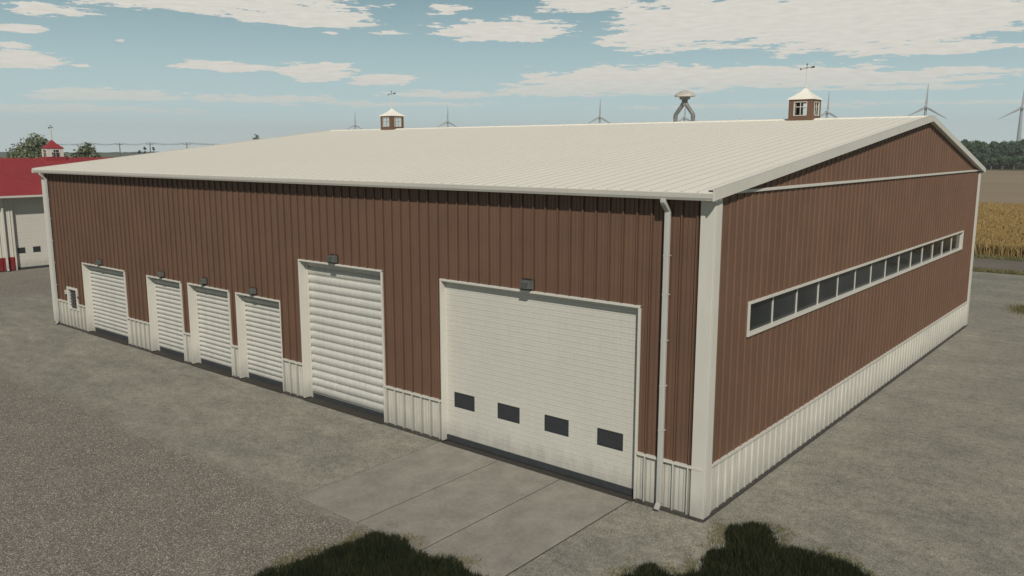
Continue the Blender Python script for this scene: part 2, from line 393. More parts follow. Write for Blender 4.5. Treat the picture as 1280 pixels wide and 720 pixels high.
# rake fascias on both gables
for sx, xx in ((1, OX), (-1, -L - OX)):
    k = MB()
    for a, b_ in ((-OE, YR), (YR, W + OE)):
        za, zb_ = roof_z(a) , roof_z(b_)
        pts = [(a, za + .034), (b_, zb_ + .034), (b_, zb_ - .15), (a, za - .15)]
        i = len(k.v); 
        for q in (xx - sx*.015, xx + sx*.018):
            k.v += [(q, y_, z_) for y_, z_ in pts]
        for f_ in ((0,1,2,3),(7,6,5,4),(0,4,5,1),(1,5,6,2),(2,6,7,3),(3,7,4,0)): k.f.append(tuple(i+j for j in f_))
        # turned-over lip lying on the sheeting
        i = len(k.v); u_ = xx - sx*.11
        k.v += [(u_,a,za+.036),(xx-sx*.015,a,za+.036),(xx-sx*.015,b_,zb_+.036),(u_,b_,zb_+.036),(u_,a,za+.004),(u_,b_,zb_+.004)]
        k.f += [(i,i+1,i+2,i+3),(i,i+3,i+5,i+4)]
        # soffit
        i = len(k.v); k.v += [(xx-sx*.015,a,za-.148),(xx-sx*.015,b_,zb_-.148),(xx-sx*(OX-.002),b_,zb_-.148),(xx-sx*(OX-.002),a,za-.148)]; k.f.append((i,i+1,i+2,i+3))
    k.build('rake_fascia', M['trim'], barn)
# gutters front and back: open box gutter with rolled lip
def gutter(yw, s_):
    k = MB(); pr = [(0, .145), (0, 0), (.085, 0), (.112, .05), (.125, .130), (.118, .145), (.105, .145), (.108, .128), (.098, .055), (.078, .012), (.012, .012), (.012, .145)]
    y_b = yw; z_b = ZE - .155
    pts = [(y_b + s_*p, z_b + q) for p, q in pr]; n = len(pts)
    for xx in (x0 + .0, x1 - .0): k.v += [(xx, y_, z_) for y_, z_ in pts]
    for j in range(n): k.f.append((j, (j+1)%n, n + (j+1)%n, n + j))
    for e in (x0, x1):
        k.box(e - .012, e + .012, min(y_b, y_b + s_*.128), max(y_b, y_b + s_*.128), z_b - .002, z_b + .150)
    xx = x0 + 1.5
    while xx < x1: k.box(xx - .012, xx + .012, min(y_b+s_*.01, y_b + s_*.12), max(y_b+s_*.01, y_b + s_*.12), z_b + .138, z_b + .146); xx += 1.28
    k.build('gutter', M['trim'], barn)
    t = MB(); t.box(x0, x1, min(y_b - s_*.02, y_b - s_*.001), max(y_b - s_*.02, y_b - s_*.001), z_b + .0, ZE - T - .002)
    ya, yb = (yw - s_*.02, 0 if s_ < 0 else W)
    t.box(x0, x1, min(ya, yb), max(ya, yb), z_b + .005, z_b + .018)
    t.build('eave_soffit', M['trim'], barn)
gutter(-OE + .10, -1); gutter(W + OE - .10, 1)
# downspouts
def downspout(xc):
    k = MB(); w, d = .105, .08; yw = -.068 - d/2; zt = 5.93; zg = ZE - .155; yg = -OE + .03
    k.bar((xc, yg, zg + .01), (xc, yg, zg - .07), w, d, (0,1,0)); k.bar((xc, yg, zg - .055), (xc, yw, zt + .03), w, d, (0,1,0)); k.bar((xc, yw, zt + .045), (xc, yw, .14), w, d, (0,1,0))
    k.bar((xc, yw + .01, .17), (xc, yw - .11, .045), w, d*.9, (0,1,0))
    ds = k.build('downspout', M['pipe'], barn, bevel=.012)
    for z in (5.1, 4.35, 3.45, 2.55, 1.65):
        s2 = MB(); s2.box(xc - w/2 - .002, xc + w/2 + .002, yw - d/2 - .002, -.02, z, z + .022); s2.build('pipe_strap', M['pipe'], ds)
downspout(-.88); downspout(-28.88)
# ------------------------------------------------------------ doors
def door_frame(m, x0, x1, zt, dep, tw=.042):
    m.box(x0 - .004, x0 + tw, -.050, dep, .045, zt); m.box(x1 - tw, x1 + .004, -.050, dep, .045, zt); m.box(x0 - .004, x1 + .004, -.054, dep, zt - tw, zt + .006)
def roller(key, slat, dep, label=None):
    x0, x1, zt = DOORS[key]; z0 = .15
    c = MB(); n = max(1, round((zt - z0) / slat)); st = (zt - z0) / n; prev = None
    prof = [(0,.0),(.04,.006),(.10,-.012),(.28,-.040),(.5,-.052),(.72,-.048),(.90,-.026),(.97,.004),(1,0)]
    for i in range(n):
        for p, o in prof[:-1]:
            z = z0 + (i + p) * st; y = dep + o + .0
            if prev: c.quad((x0+.03, prev[0], prev[1]), (x1-.03, prev[0], prev[1]), (x1-.03, y, z), (x0+.03, y, z))
            prev = (y, z)
    c.quad((x0+.03, dep+.03, z0), (x1-.03, dep+.03, z0), (x1-.03, dep+.03, zt), (x0+.03, dep+.03, zt))
    d = c.build('roller_door', M['shutter'], barn); d['label'] = label
    m = MB(); door_frame(m, x0, x1, zt, dep + .03); m.build('door_frame', M['trim'], d, bevel=.005)
    r = MB(); r.box(x0 + .05, x1 - .05, dep - .03, dep + .02, .03, z0); r.build('bottom_seal', M['rubber'], d)
    t = MB(); t.box(x0 + .06, x1 - .06, -.10, dep - .03, -.02, .028); t.build('threshold', M['wood'], d)
    for xx in (x0 + .055, x1 - .10):
        gd = MB(); gd.box(xx, xx + .045, dep - .07, dep - .032, .03, zt - .06); gd.build('guide_rail', M['trim'], d)
roller('mid', .226, .25, 'tall white roller door with wide slats')
roller('d1', .157, .25, 'wide low white roller door nearest the small window')
roller('d2', .157, .25, 'low white roller door'); roller('d3', .157, .25, 'low white roller door'); roller('d4', .157, .25, 'low white roller door')
# large sectional door
x0, x1, zt = DOORS['big']; dep = .11; pw = [(-6.66,-6.01),(-5.28,-4.63),(-3.91,-3.26),(-2.51,-1.88)]; zw = (.935, 1.285)
c = MB(); st = .0625; z = .17; i = 0; wz = [zw[0] , zw[1]]
rows = []
while z < zt - .001:
    z2 = min(z + st, zt); rows.append((z, z2)); z = z2
def drow(za, zb, xa, xb, deep):
    y = dep
    c.quad((xa, y + deep, za), (xb, y + deep, za), (xb, y, za + .008), (xa, y, za + .008))
    c.quad((xa, y, za + .008), (xb, y, za + .008), (xb, y, zb), (xa, y, zb)); c.quad((xa, y, zb), (xb, y, zb), (xb, y + .006, zb), (xa, y + .006, zb))
for k, (za, zb) in enumerate(rows):
    deep = .006 if k % 2 == 0 else .001
    if zb > zw[0] and za < zw[1]:
        xa = x0 + .03
        for a, b_ in pw: drow(za, zb, xa, a, deep); xa = b_
        drow(za, zb, xa, x1 - .03, deep)
    else: drow(za, zb, x0 + .03, x1 - .03, deep)
def sect_mat():
    m = M['door'].copy(); m.name = 'sectional_door_skin'; nt = m.node_tree; b = nt.nodes['Principled BSDF']
    # stucco-embossed skin
    bm_ = [n for n in nt.nodes if n.bl_idname == 'ShaderNodeBump'][0]
    f = noise(nt, coord(nt, (1,1,4)), 16, 4, .8); nt.links.new(f, bm_.inputs['Height']); bm_.inputs['Strength'].default_value = .35; bm_.inputs['Distance'].default_value = .006
    sp = N(nt, 'ShaderNodeSeparateXYZ'); nt.links.new(coord(nt), sp.inputs[0]); cb = N(nt, 'ShaderNodeCombineXYZ'); nt.links.new(sp.outputs[0], cb.inputs[0]); nt.links.new(sp.outputs[2], cb.inputs[1])
    br = N(nt, 'ShaderNodeTexBrick'); nt.links.new(cb.outputs[0], br.inputs['Vector']); old = b.inputs['Base Color'].links[0].from_socket
    for k_, v_ in (('Scale', 1), ('Mortar Size', .006), ('Mortar Smooth', .3), ('Brick Width', .19), ('Row Height', .0625)): br.inputs[k_].default_value = v_
    br.inputs['Color1'].default_value = (1, 1, 1, 1); br.inputs['Color2'].default_value = (.97, .97, .97, 1); br.inputs['Mortar'].default_value = (.88, .88, .87, 1)
    nt.links.new(mix(nt, 1.0, old, br.outputs['Color'], 'MULTIPLY'), b.inputs['Base Color'])
    return m
M['sect'] = sect_mat()
sd = c.build('sectional_door', M['sect'], barn); sd['label'] = 'widest white sectional door with four dark windows'
m = MB(); door_frame(m, x0, x1, zt, dep + .05, .045); m.build('door_frame', M['trim'], sd, bevel=.005)
m = MB(); m.box(x0 + .04, x1 - .04, dep - .02, dep + .04, .03, .17); m.build('bottom_seal', M['rubber'], sd)
m = MB(); m.box(x0 + .04, x1 - .04, -.09, dep, -.02, .012); m.build('threshold', M['wood'], sd)
for a, b_ in pw:
    m = MB(); m.quad((a, dep + .006, zw[0]), (b_, dep + .006, zw[0]), (b_, dep + .006, zw[1]), (a, dep + .006, zw[1]))
    t = .012
    for q in ((a-.004,a+t,zw[0]-.004,zw[1]+.004),(b_-t,b_+.004,zw[0]-.004,zw[1]+.004),(a+t,b_-t,zw[0]-.004,zw[0]+t),(a+t,b_-t,zw[1]-t,zw[1]+.004)): m.box(q[0], q[1], dep - .002, dep + .010, q[2], q[3])
    m.build('door_window', M['doorglass'], sd)
# wall lights
def lamp(xc, zc, w=.29, h=.19):
    m = MB(); i = len(m.v); d = .17
    m.v += [(xc-w/2,-.03,zc+h/2),(xc+w/2,-.03,zc+h/2),(xc+w/2,-.03,zc-h/2),(xc-w/2,-.03,zc-h/2),
            (xc-w/2+.02,-.03-d*.75,zc+h/2-.015),(xc+w/2-.02,-.03-d*.75,zc+h/2-.015),(xc+w/2-.035,-.03-d,zc-h/2+.02),(xc-w/2+.035,-.03-d,zc-h/2+.02)]
    for f_ in ((0,1,5,4),(4,5,6,7),(3,7,6,2),(0,4,7,3),(1,2,6,5),(0,3,2,1)): m.f.append(tuple(i+k for k in f_))
    o = m.build('wall_light', M['lamp'], barn, bevel=.008)
    f = MB(); f.box(xc - w/2 - .02, xc + w/2 + .02, -.034, -.024, zc - h/2 - .01, zc + h/2 + .03)
    for k in range(4): f.bar((xc - w/2 + .05, -.03 - d*.80 - k*.009, zc + h/2 - .045 - k*.032), (xc + w/2 - .05, -.03 - d*.80 - k*.009, zc + h/2 - .045 - k*.032), .012, .008)
    f.build('back_plate', M['vane'], o)
    l = MB(); l.quad((xc-w/2+.05,-.05,zc-h/2-.001),(xc+w/2-.05,-.05,zc-h/2-.001),(xc+w/2-.06,-.03-d*.9,zc-h/2+.014),(xc-w/2+.06,-.03-d*.9,zc-h/2+.014)); l.build('lens', M['cap'], o)
for xx, zz in ((-4.27, 4.20), (-10.92, 4.21)): lamp(xx, zz)
for xx, zz in ((-14.76, 2.92), (-17.5, 2.95), (-20.19, 2.92), (-24.83, 2.93)): lamp(xx, zz, .22, .17)
# small barred window
m = MB(); a, b_, c0, c1 = SW; t = .085
for q in ((a-.01,a+t,c0,c1+.01),(b_-t,b_+.01,c0,c1+.01),(a+t,b_-t,c1-t,c1+.01),(a+t,b_-t,c0,c0+.03)): m.box(q[0], q[1], -.05, .10, q[2], q[3])
wf = m.build('small_window', M['trim'], barn, bevel=.005)
m = MB(); m.quad((a+t,.06,c0+.03),(b_-t,.06,c0+.03),(b_-t,.06,c1-t),(a+t,.06,c1-t)); m.build('pane', M['glass'], wf)
m = MB()
for k in (1, 2, 3): xx = a + t + (b_ - a - 2*t)*k/4; m.box(xx - .010, xx + .010, .02, .04, c0 + .03, c1 - t)
for k in range(1, 6): zz = c0 + .03 + (c1 - t - c0 - .03)*k/6; m.box(a + t, b_ - t, .018, .038, zz - .009, zz + .009)
m.build('window_grille', M['lamp'], wf)
for xx in (a - .065, b_ + .065):
    m = MB(); m.box(xx - .04, xx + .04, -.10, -.02, 1.36, 1.53); m.build('shutter_bracket', M['cap'], wf, bevel=.01)
# long window band
band = MB(); y0, y1, z0, z1 = GW; t = .055
for q in ((y0-.01,y0+t,z0,z1),(y1-t,y1+.01,z0,z1),(y0-.01,y1+.01,z1-t+.01,z1+.01),(y0-.012,y1+.012,z0-.01,z0+t-.01)):
    top = q[3] - q[2] < .2
    band.box(-.10, .048 if top else .045, q[0], q[1], q[2] + (0 if top else t - .01), q[3] - (0 if top else t - .01))
bd = band.build('window_band', M['trim'], barn, bevel=.005); bd['label'] = 'long band of fourteen dark panes in white frame'
n = 14; pa = y0 + t; pb = y1 - t; wdt = (pb - pa) / n
for k in range(1, n):
    yy = pa + wdt*k; mm = MB(); mm.box(-.072, -.045, yy - .016, yy + .016, z0 + t - .01, z1 - t + .01); mm.build('mullion', M['trim'], bd)
for k in range(n):
    m = MB(); ya, yb = pa + wdt*k, pa + wdt*(k+1); d1_, d2_ = rnd.uniform(-.006,.006), rnd.uniform(-.006,.006); m.quad((-.07+d1_, ya, z0+.03), (-.07-d1_, yb, z0+.03), (-.07-d1_+d2_, yb, z1-.03), (-.07+d1_+d2_, ya, z1-.03)); m.build('pane', M['glass'], bd)

# ------------------------------------------------------------ cupolas and vent
def cupola(cx, cy, hw, zb, zw, za, zv, wall_m, roof_m, trim_m, parent, frame_base=None, slat=True, label=None):
    """square louvred turret: four corner walls with window openings, pyramid roof, weather vane"""
    w = MB(); op = hw*.56; zt = zw - .09; zs = zb + .10
    zl = zb - .25
    for sx, sy in ((1,0),(-1,0),(0,1),(0,-1)):
        def P_(a, o, z): return (cx + sx*(hw + o) - sy*a, cy + sy*(hw + o) + sx*a, z)
        def slab(a0, a1, z0_, z1_, o0=-.04, o1=0):
            i = len(w.v); w.v += [P_(a0,o0,z0_),P_(a1,o0,z0_),P_(a1,o1,z0_),P_(a0,o1,z0_),P_(a0,o0,z1_),P_(a1,o0,z1_),P_(a1,o1,z1_),P_(a0,o1,z1_)]
            for f_ in ((0,3,2,1),(4,5,6,7),(0,1,5,4),(1,2,6,5),(2,3,7,6),(3,0,4,7)): w.f.append(tuple(i+k for k in f_))
        slab(-hw, -op, zl, zw); slab(op, hw - .0402, zl, zw); slab(-op, op, zt, zw); slab(-op, op, zl, zs)
    cu = w.build('cupola', wall_m, parent)
    if label: cu['label'] = label
    for sx, sy in ((1,0),(-1,0),(0,1),(0,-1)):
        f = MB()
        def Q(a, o, z): return (cx + sx*(hw + o) - sy*a, cy + sy*(hw + o) + sx*a, z)
        t = .018
        def sl(a0, a1, z0_, z1_, o0=-.03, o1=.015):
            i = len(f.v); f.v += [Q(a0,o0,z0_),Q(a1,o0,z0_),Q(a1,o1,z0_),Q(a0,o1,z0_),Q(a0,o0,z1_),Q(a1,o0,z1_),Q(a1,o1,z1_),Q(a0,o1,z1_)]
            for f_ in ((0,3,2,1),(4,5,6,7),(0,1,5,4),(1,2,6,5),(2,3,7,6),(3,0,4,7)): f.f.append(tuple(i+k for k in f_))
        sl(-op, -op + t, zs, zt); sl(op - t, op, zs, zt); sl(-op, op, zt - t, zt + .003, -.03, .017); sl(-op, op, zs - .003, zs + t, -.03, .017)
        sl(-.010, .010, zs + t, zt - t, -.02, .0); sl(-op + t, op - t, (zs+zt)/2 + .05, (zs+zt)/2 + .07, -.02, .001)
        f.build('turret_window', trim_m, cu)
    r = MB(); e = hw + .045; ze = zw - .012
    r.quad((cx-e,cy-e,ze),(cx+e,cy-e,ze),(cx+e,cy+e,ze),(cx-e,cy+e,ze))
    rings = [(e, ze), (e, ze + .03), (e*.62, ze + .03 + (za-ze)*.30), (e*.3, ze + (za-ze)*.66), (.03, za)]
    for (r0, za_), (r1, zb_) in zip(rings, rings[1:]):
        cs = [(-1,-1),(1,-1),(1,1),(-1,1)]
        for k in range(4):
            (p, q), (s_, t_) = cs[k], cs[(k+1)%4]
            r.quad((cx+p*r0,cy+q*r0,za_),(cx+s_*r0,cy+t_*r0,za_),(cx+s_*r1,cy+t_*r1,zb_),(cx+p*r1,cy+q*r1,zb_))
    r.build('turret_roof', roof_m, cu)
    pr_ = 2.2 if hw > .5 else 1; v = MB(); v.tube([(cx,cy,za-.03),(cx,cy,zv-.12)], [.045*hw*pr_,.034*hw*pr_], 6); v.lathe((cx,cy,za), [(.01,-.02),(.045,.0),(.045,.03),(.02,.07)], 10)
    v.build('vane_pole', trim_m, cu)
    a = MB(); zc = zv - .13; q_ = .008*pr_
    a.tube([(cx-.20,cy-.03,zc-.05),(cx+.20,cy+.03,zc+.0)], q_, 5); a.tube([(cx+.03,cy-.16,zc-.02),(cx-.03,cy+.16,zc-.02)], q_, 5)
    for px, py, pz, rr in ((-.20,-.03,-.05,.03*pr_**.6),(0,0,-.02,.022*pr_**.6),(0,0,.10,.026*pr_**.6)):
        a.lathe((cx+px,cy+py,zc+pz), [(rr*.3,-rr),(rr,-rr*.3),(rr,rr*.3),(rr*.3,rr)], 8)
    a.tube([(cx,cy,zc-.03),(cx,cy,zc+.11)], .009, 5)
    a.bar((cx+.14,cy+.02,zc-.01),(cx+.25,cy+.035,zc+.01),.012,.055)
    a.build('weather_vane', M['vane'], cu)
    fb = MB(); fl = hw + .05
    for sx, sy in ((1,0),(-1,0),(0,1),(0,-1)):
        pass
    return cu
cupola(-3.93, YR, .405, 8.14, 8.79, 9.17, 9.99, M['brown'], M['roof'], M['trim'], barn, label='brown cupola near the right gable')
cupola(-24.70, YR, .405, 8.14, 8.77, 9.12, 10.0, M['brown'], M['roof'], M['trim'], barn, label='brown cupola at the far end of the ridge')
vs = MB(); cx = -8.50
for s_ in (-1, 1):
    vs.tube([(cx + s_*.365, YR, 8.0), (cx + s_*.365, YR, 8.38), (cx + s_*.352, YR, 8.42), (cx + s_*.09, YR, 8.76), (cx + s_*.07, YR, 8.82)], .078, 10)
    vs.tube([(cx + s_*.365, YR, 8.30), (cx + s_*.365, YR, 8.335)], .086, 10)
vs.tube([(cx, YR, 8.74), (cx, YR, 9.02)], .112, 14); vs.tube([(cx, YR, 8.97), (cx, YR, 9.10)], [.19, .21], 16)
vp = vs.build('exhaust_vent', M['steel'], barn, smooth=False); vp['label'] = 'grey forked exhaust stack on the ridge'
vc = MB(); vc.lathe((cx, YR, 9.10), [(.385,-.035),(.385,.0),(.37,.03),(.30,.09),(.18,.16),(.06,.20),(.01,.205)], 20); vc.build('vent_cap', M['cap'], vp)

# ------------------------------------------------------------ red roofed building to the left
XR = -47.2; RY0, RY1 = -6.0, 20.0; RXR = -53.2; RZ = 6.58; REz = 4.45
rb = empty('red_roofed_building', (RXR, 7, 0)); tag(rb, 'white farm building with red metal roof and red wainscot behind the brown one', 'farm building')
rfront = lambda a, o, z: (XR + o, a, z)
d0, d1, dt = 4.93, 8.55, 4.02
m = MB(); clad(m, rfront, RY0, d0, .82, REz - .1); clad(m, rfront, d1, RY1, .82, REz - .1); clad(m, rfront, d0, d1, dt, REz - .1)
XB = 2*RXR - XR; rs = (RZ - REz) / (XR + .55 - RXR)
rz = lambda x: RZ - abs(x - RXR) * rs
for yy, sg in ((RY0, -1), (RY1, 1)):
    for a, b_ in ((XB, RXR), (RXR, XR)): clad(m, lambda a_, o, z: (a_, yy + sg*o, z), a, b_, .82, lambda q: rz(q) - .1)
m.box(XB, XB + .05, RY0, RY1, .82, REz - .1)
m.build('wall', M['door'], rb)
m = MB(); clad(m, rfront, RY0, d0, .03, .82, amp=1.5); clad(m, rfront, d1, RY1, .03, .82, amp=1.5)
for yy, sg in ((RY0, -1), (RY1, 1)): clad(m, lambda a_, o, z: (a_, yy + sg*o, z), XB, XR, .03, .82, amp=1.5)
m.box(XB, XB + .07, RY0, RY1, .03, .82); m.build('wainscot', M['red'], rb)
m = MB(); e0, e1 = RY0 - .3, RY1 + .3
for sg in (1, -1):
    xe = RXR + sg*(XR + .55 - RXR)
    m.quad((RXR,e0,RZ),(RXR,e1,RZ),(xe,e1,REz),(xe,e0,REz)); m.quad((RXR,e0,RZ-.06),(RXR,e1,RZ-.06),(xe,e1,REz-.06),(xe,e0,REz-.06))
rr = m.build('roof', M['redroof'], rb)
m = MB(); yy = e0 + .05
while yy < e1:
    for sg in (1, -1):
        xe = RXR + sg*(XR + .55 - RXR); m.bar((RXR, yy, RZ + .01), (xe, yy, REz + .01), .04, .04)
    yy += .42
m.build('standing_seams', M['redroof'], rr)
m = MB()
m.box(XR + .55, XR + .66, e0, e1, REz - .10, REz + .01); m.box(XR - .001, XR + .55, e0, e1, REz - .16, REz - .10); m.build('gutter', M['trim'], rb)
m = MB(); m.bar((XR+.12, 4.42, REz-.14),(XR+.12, 4.42, .1),.10,.10,(0,1,0)); m.bar((XR+.12, 4.42, .14),(XR+.25, 4.42, .03),.10,.09,(0,1,0)); m.build('downspout', M['trim'], rb)
m = MB(); m.quad((XR-.2,d0,.1),(XR-.2,d1,.1),(XR-.2,d1,dt),(XR-.2,d0,dt))
z = .35
while z < dt: m.box(XR-.202, XR-.19, d0, d1, z, z + .20); z += .208
dd = m.build('sectional_door', M['door'], rb)
m = MB(); m.box(XR-.2, XR+.03, d0-.02, d0+.06, 0, dt); m.box(XR-.2, XR+.03, d1-.06, d1+.02, 0, dt); m.box(XR-.2, XR+.032, d0-.02, d1+.02, dt-.06, dt+.01); m.build('door_frame', M['trim'], dd)
m = MB(); m.box(XR-.2, XR-.12, d0+.06, d1-.06, -.01, .13); m.build('bottom_seal', M['rubber'], dd)
for k in range(4):
    a = d0 + .22 + k*.86; m = MB(); m.box(XR-.195, XR-.178, a, a+.42, .98, 1.32); m.build('door_window', M['doorglass'], dd)
cupola(RXR, 9.95, .501, 6.52, 7.22, 7.78, 8.75, M['door'], M['redroof'], M['trim'], rb, label='white cupola with small red roof')
m = MB(); m.box(RXR-.6, RXR+.6, 9.35, 10.55, 6.25, 6.66); m.build('cupola_flashing', M['redroof'], rb)

# ------------------------------------------------------------ foliage helper
def tone_attr(me, vals):
    a = me.attributes.new('tone', 'FLOAT', 'FACE'); a.data.foreach_set('value', vals)
def crown_mesh(seed, clumps, leaf, per, name, mat, sz=.45):
    r = random.Random(seed); v = []; f = []; tone = []
    for (cx, cy, cz, rad) in clumps:
        base_t = r.random()*.6 + .2
        for _ in range(int(per * (rad/1.0)**1.6)):
            d = Vector((r.gauss(0,1), r.gauss(0,1), r.gauss(0,1)*.85)).normalized() * rad * (r.random()**.35) * (.82 + .3*r.random())
            c = Vector((cx, cy, cz)) + d; n = (d.normalized() + Vector((r.gauss(0,.6), r.gauss(0,.6), r.gauss(0,.6)))).normalized()
            x = n.orthogonal().normalized(); x = Matrix.Rotation(r.random()*6.28, 3, n) @ x; y = n.cross(x); s = leaf*(.6+.8*r.random()); i = len(v)
            v += [tuple(c - x*s), tuple(c - y*s*.55 + n*s*.1), tuple(c + x*s), tuple(c + y*s*.55 + n*s*.1)]; f.append((i,i+1,i+2,i+3)); tone.append(min(1, max(0, base_t + r.gauss(0,.18))))
    me = bpy.data.meshes.new(name); me.from_pydata(v, [], f); me.update(); me.materials.append(mat); tone_attr(me, tone); return me
def tree_proto(seed, H, Wd, trunk_h, mat, name='tree', leaf=.16, nclump=26, per=120, rot=0):
    """tree at local origin: trunk with limbs, crown of leaf clumps with gaps"""
    r = random.Random(seed); t = empty(name, (0,0,0), 0, True)
    clumps = []; ch = H - trunk_h
    for k in range(nclump):
        a = r.random()*6.283; q = r.random()**.6; zt = r.random()
        wprof = math.sin(math.pi*min(.97, max(.10, zt*.85+.12)))**.7
        rad = Wd*(.13+.09*r.random()); px = math.cos(a)*q*(Wd/2 - rad*.8)*wprof; py = math.sin(a)*q*(Wd/2 - rad*.8)*wprof
        clumps.append((px, py, trunk_h + rad*.6 + zt*(ch - 1.6*rad), rad))
    m = MB(); b0 = H*.028
    m.tube([(0,0,-.1),(0.02*H*.3,0,trunk_h*.5),(0,.01*H,trunk_h),(0.02*H,0,trunk_h+ch*.55)], [b0*1.3, b0, b0*.8, b0*.3], 7)
    for k in range(7):
        c = clumps[k*3 % len(clumps)]; z0 = trunk_h*(.75+.4*r.random()); m.tube([(0,0,z0),(c[0]*.45,c[1]*.45,z0+(c[2]-z0)*.6),(c[0],c[1],c[2])], [b0*.5,b0*.32,b0*.1], 5)
    m.build('trunk', M['bark'], t)
    me = crown_mesh(seed+1, clumps, leaf, per, 'crown', mat); o = bpy.data.objects.new('crown', me); COL.objects.link(o); o.parent = t
    return t
# near deciduous trees behind the red building
T1 = tree_proto(3, 9.5, 7.6, 2.2, M['leaf'], 'broadleaf_tree', .17, 34, 150)
T1.location = bearing(44, 112); tag(T1, 'large rounded green tree behind the red roof, left of its cupola', 'tree')
T2 = tree_proto(9, 4.9+2.2, 5.0, 1.6, M['leaf'], 'broadleaf_tree', .17, 26, 150)
T2.location = bearing(103, 116); T2.scale = (1.65,1.65,1.16); tag(T2, 'bushy round green tree between the red cupola and the white roof', 'tree')
T3 = copy_tree(T2); T3.location = bearing(17, 118); T3.scale = (1.1,1.1,.98); T3.rotation_euler.z = 2; tag(T3, 'low green tree at the left foot of the largest rounded tree', 'tree')
for i, (u, D, Hh, ws, lab) in enumerate(((319, 150, 10.0, 1.0, 'single distant treetop peeking over the white roof left of the far cupola'),)):
    t = copy_tree(T2); t.location = bearing(u, D); t.scale = (ws, ws, Hh/7.1); tag(t, lab, 'tree')
C1 = tree_proto(21, 7, 1.3, .8, M['leafd'], 'slender_tree', .14, 14, 160)
for i, (u, hh, lab) in enumerate(((174, 7.15, 'short slender treetop over the white roof, leftmost of three between the power poles'), (181, 7.9, 'tallest slender treetop over the white roof just left of the middle power pole'), (192, 7.8, 'slender treetop over the white roof just right of the middle power pole'))):
    t = C1 if i == 0 else copy_tree(C1); t.location = bearing(u, 170); t.scale = (1, 1, hh/7.0); t.rotation_euler.z = i*1.7; tag(t, lab, 'tree', 'slender trees beyond the white roof')
# windbreak beyond the fields
protos = [tree_proto(40+i, 10.8 + .25*i, 7.4, 2.4, M['leafw'], 'windbreak_tree', .34, 38, 75) for i in range(3)]
k = 0; us = []
for row, D in ((0, 318), (1, 326)):
    u = 1160 + row*7
    while u < 1345:
        t = protos[k] if k < 3 else copy_tree(protos[k % 3])
        p = bearing(u, D + rnd.uniform(-2, 2)); t.location = p; s_ = rnd.uniform(.94, 1.04); t.scale = (s_, s_, s_*rnd.uniform(.96, 1.05)*(.97 if row == 0 else 1.04)); t.rotation_euler.z = rnd.random()*6.28
        tag(t, 'one of the dense dark green trees of the windbreak beyond the brown field', 'tree', 'windbreak trees beyond the field'); us.append((u, row, t))
        k += 1; u += rnd.uniform(11, 15)
# undergrowth at the foot of the windbreak
cl = []
for u in range(1150, 1360, 6):
    p = bearing(u, 322 + rnd.uniform(-3, 3)); cl.append((p.x, p.y, .8, 1.5 + .5*rnd.random()))
me = crown_mesh(5, cl, .32, 60, 'undergrowth', M['leafd']); o = bpy.data.objects.new('undergrowth', me); COL.objects.link(o)
tag(o, 'low dark undergrowth along the foot of the windbreak trees', 'undergrowth', None, 'stuff')
# far woodland on the horizon: ragged belt with depth
m = MB(); r2 = random.Random(4); px = None
for band_d, hh in ((1320, 3.6), (1400, 4.6)):
    prev = None; u = -260
    while u < 1500:
        p = bearing(u, band_d); q = bearing(u, band_d + 25); z = hh*(.55 + .4*math.sin(u*.013+band_d)**2 + .3*r2.random())
        if prev:
            a, b_, z_ = prev; m.quad((a.x,a.y,0),(p.x,p.y,0),(p.x,p.y,z),(a.x,a.y,z_)); m.quad((a.x,a.y,z_),(p.x,p.y,z),(q.x,q.y,z),(b_.x,b_.y,z_)); m.quad((b_.x,b_.y,0),(b_.x,b_.y,z_),(q.x,q.y,z),(q.x,q.y,0))
        prev = (p, q, z); u += 3 + 4*r2.random()
tag(m.build('distant_woodland', M['leafd']), 'thin dark line of far woodland on the horizon', 'woodland', None, 'stuff')

# ------------------------------------------------------------ wind turbines
def turbine(rot):
    t = empty('wind_turbine', (0,0,0), 0, True); H = 54; m = MB()
    m.tube([(0,0,0),(0,0,H*.5),(0,0,H-1)], [2.6, 2.0, 1.35], 14); m.build('tower', M['turbine'], t)
    m = MB(); m.bar((0, 3.2, H), (0, -2.2, H), 3.2, 3.2, (0,0,1), 2.8, 2.8); m.build('nacelle', M['turbine'], t, bevel=.3)
    m = MB(); m.tube([(0,-2.2,H),(0,-3.3,H),(0,-4.0,H)], [1.6,1.5,.5], 12); hub = m.build('hub', M['turbine'], t)
    for k in range(3):
        a = rot + k*2*math.pi/3; d = Vector((math.sin(a), 0, math.cos(a))); b = MB(); c = Vector((0,-3.1,H))
        rad = [(0,.7,.7),(.06,.7,.7),(.18,1.35,.5),(.5,.85,.3),(.8,.5,.2),(1,.2,.1)]; side = Vector((math.cos(a), .25, -math.sin(a))).normalized(); nrm = d.cross(side)
        i = len(b.v)
        for s_, w, th in rad:
            for j in range(8):
                q = j*math.pi/4; b.v.append(tuple(c + d*(s_*25.5) + side*(math.cos(q)*w) + nrm*(math.sin(q)*th)))
        for s_ in range(len(rad)-1):
            for j in range(8): b.f.append((i+s_*8+j, i+s_*8+(j+1)%8, i+(s_+1)*8+(j+1)%8, i+(s_+1)*8+j))
        b.f.append(tuple(i+(len(rad)-1)*8+j for j in range(8)))
        b.build('blade', M['turbine'], t)
    return t
TP = turbine(.02)
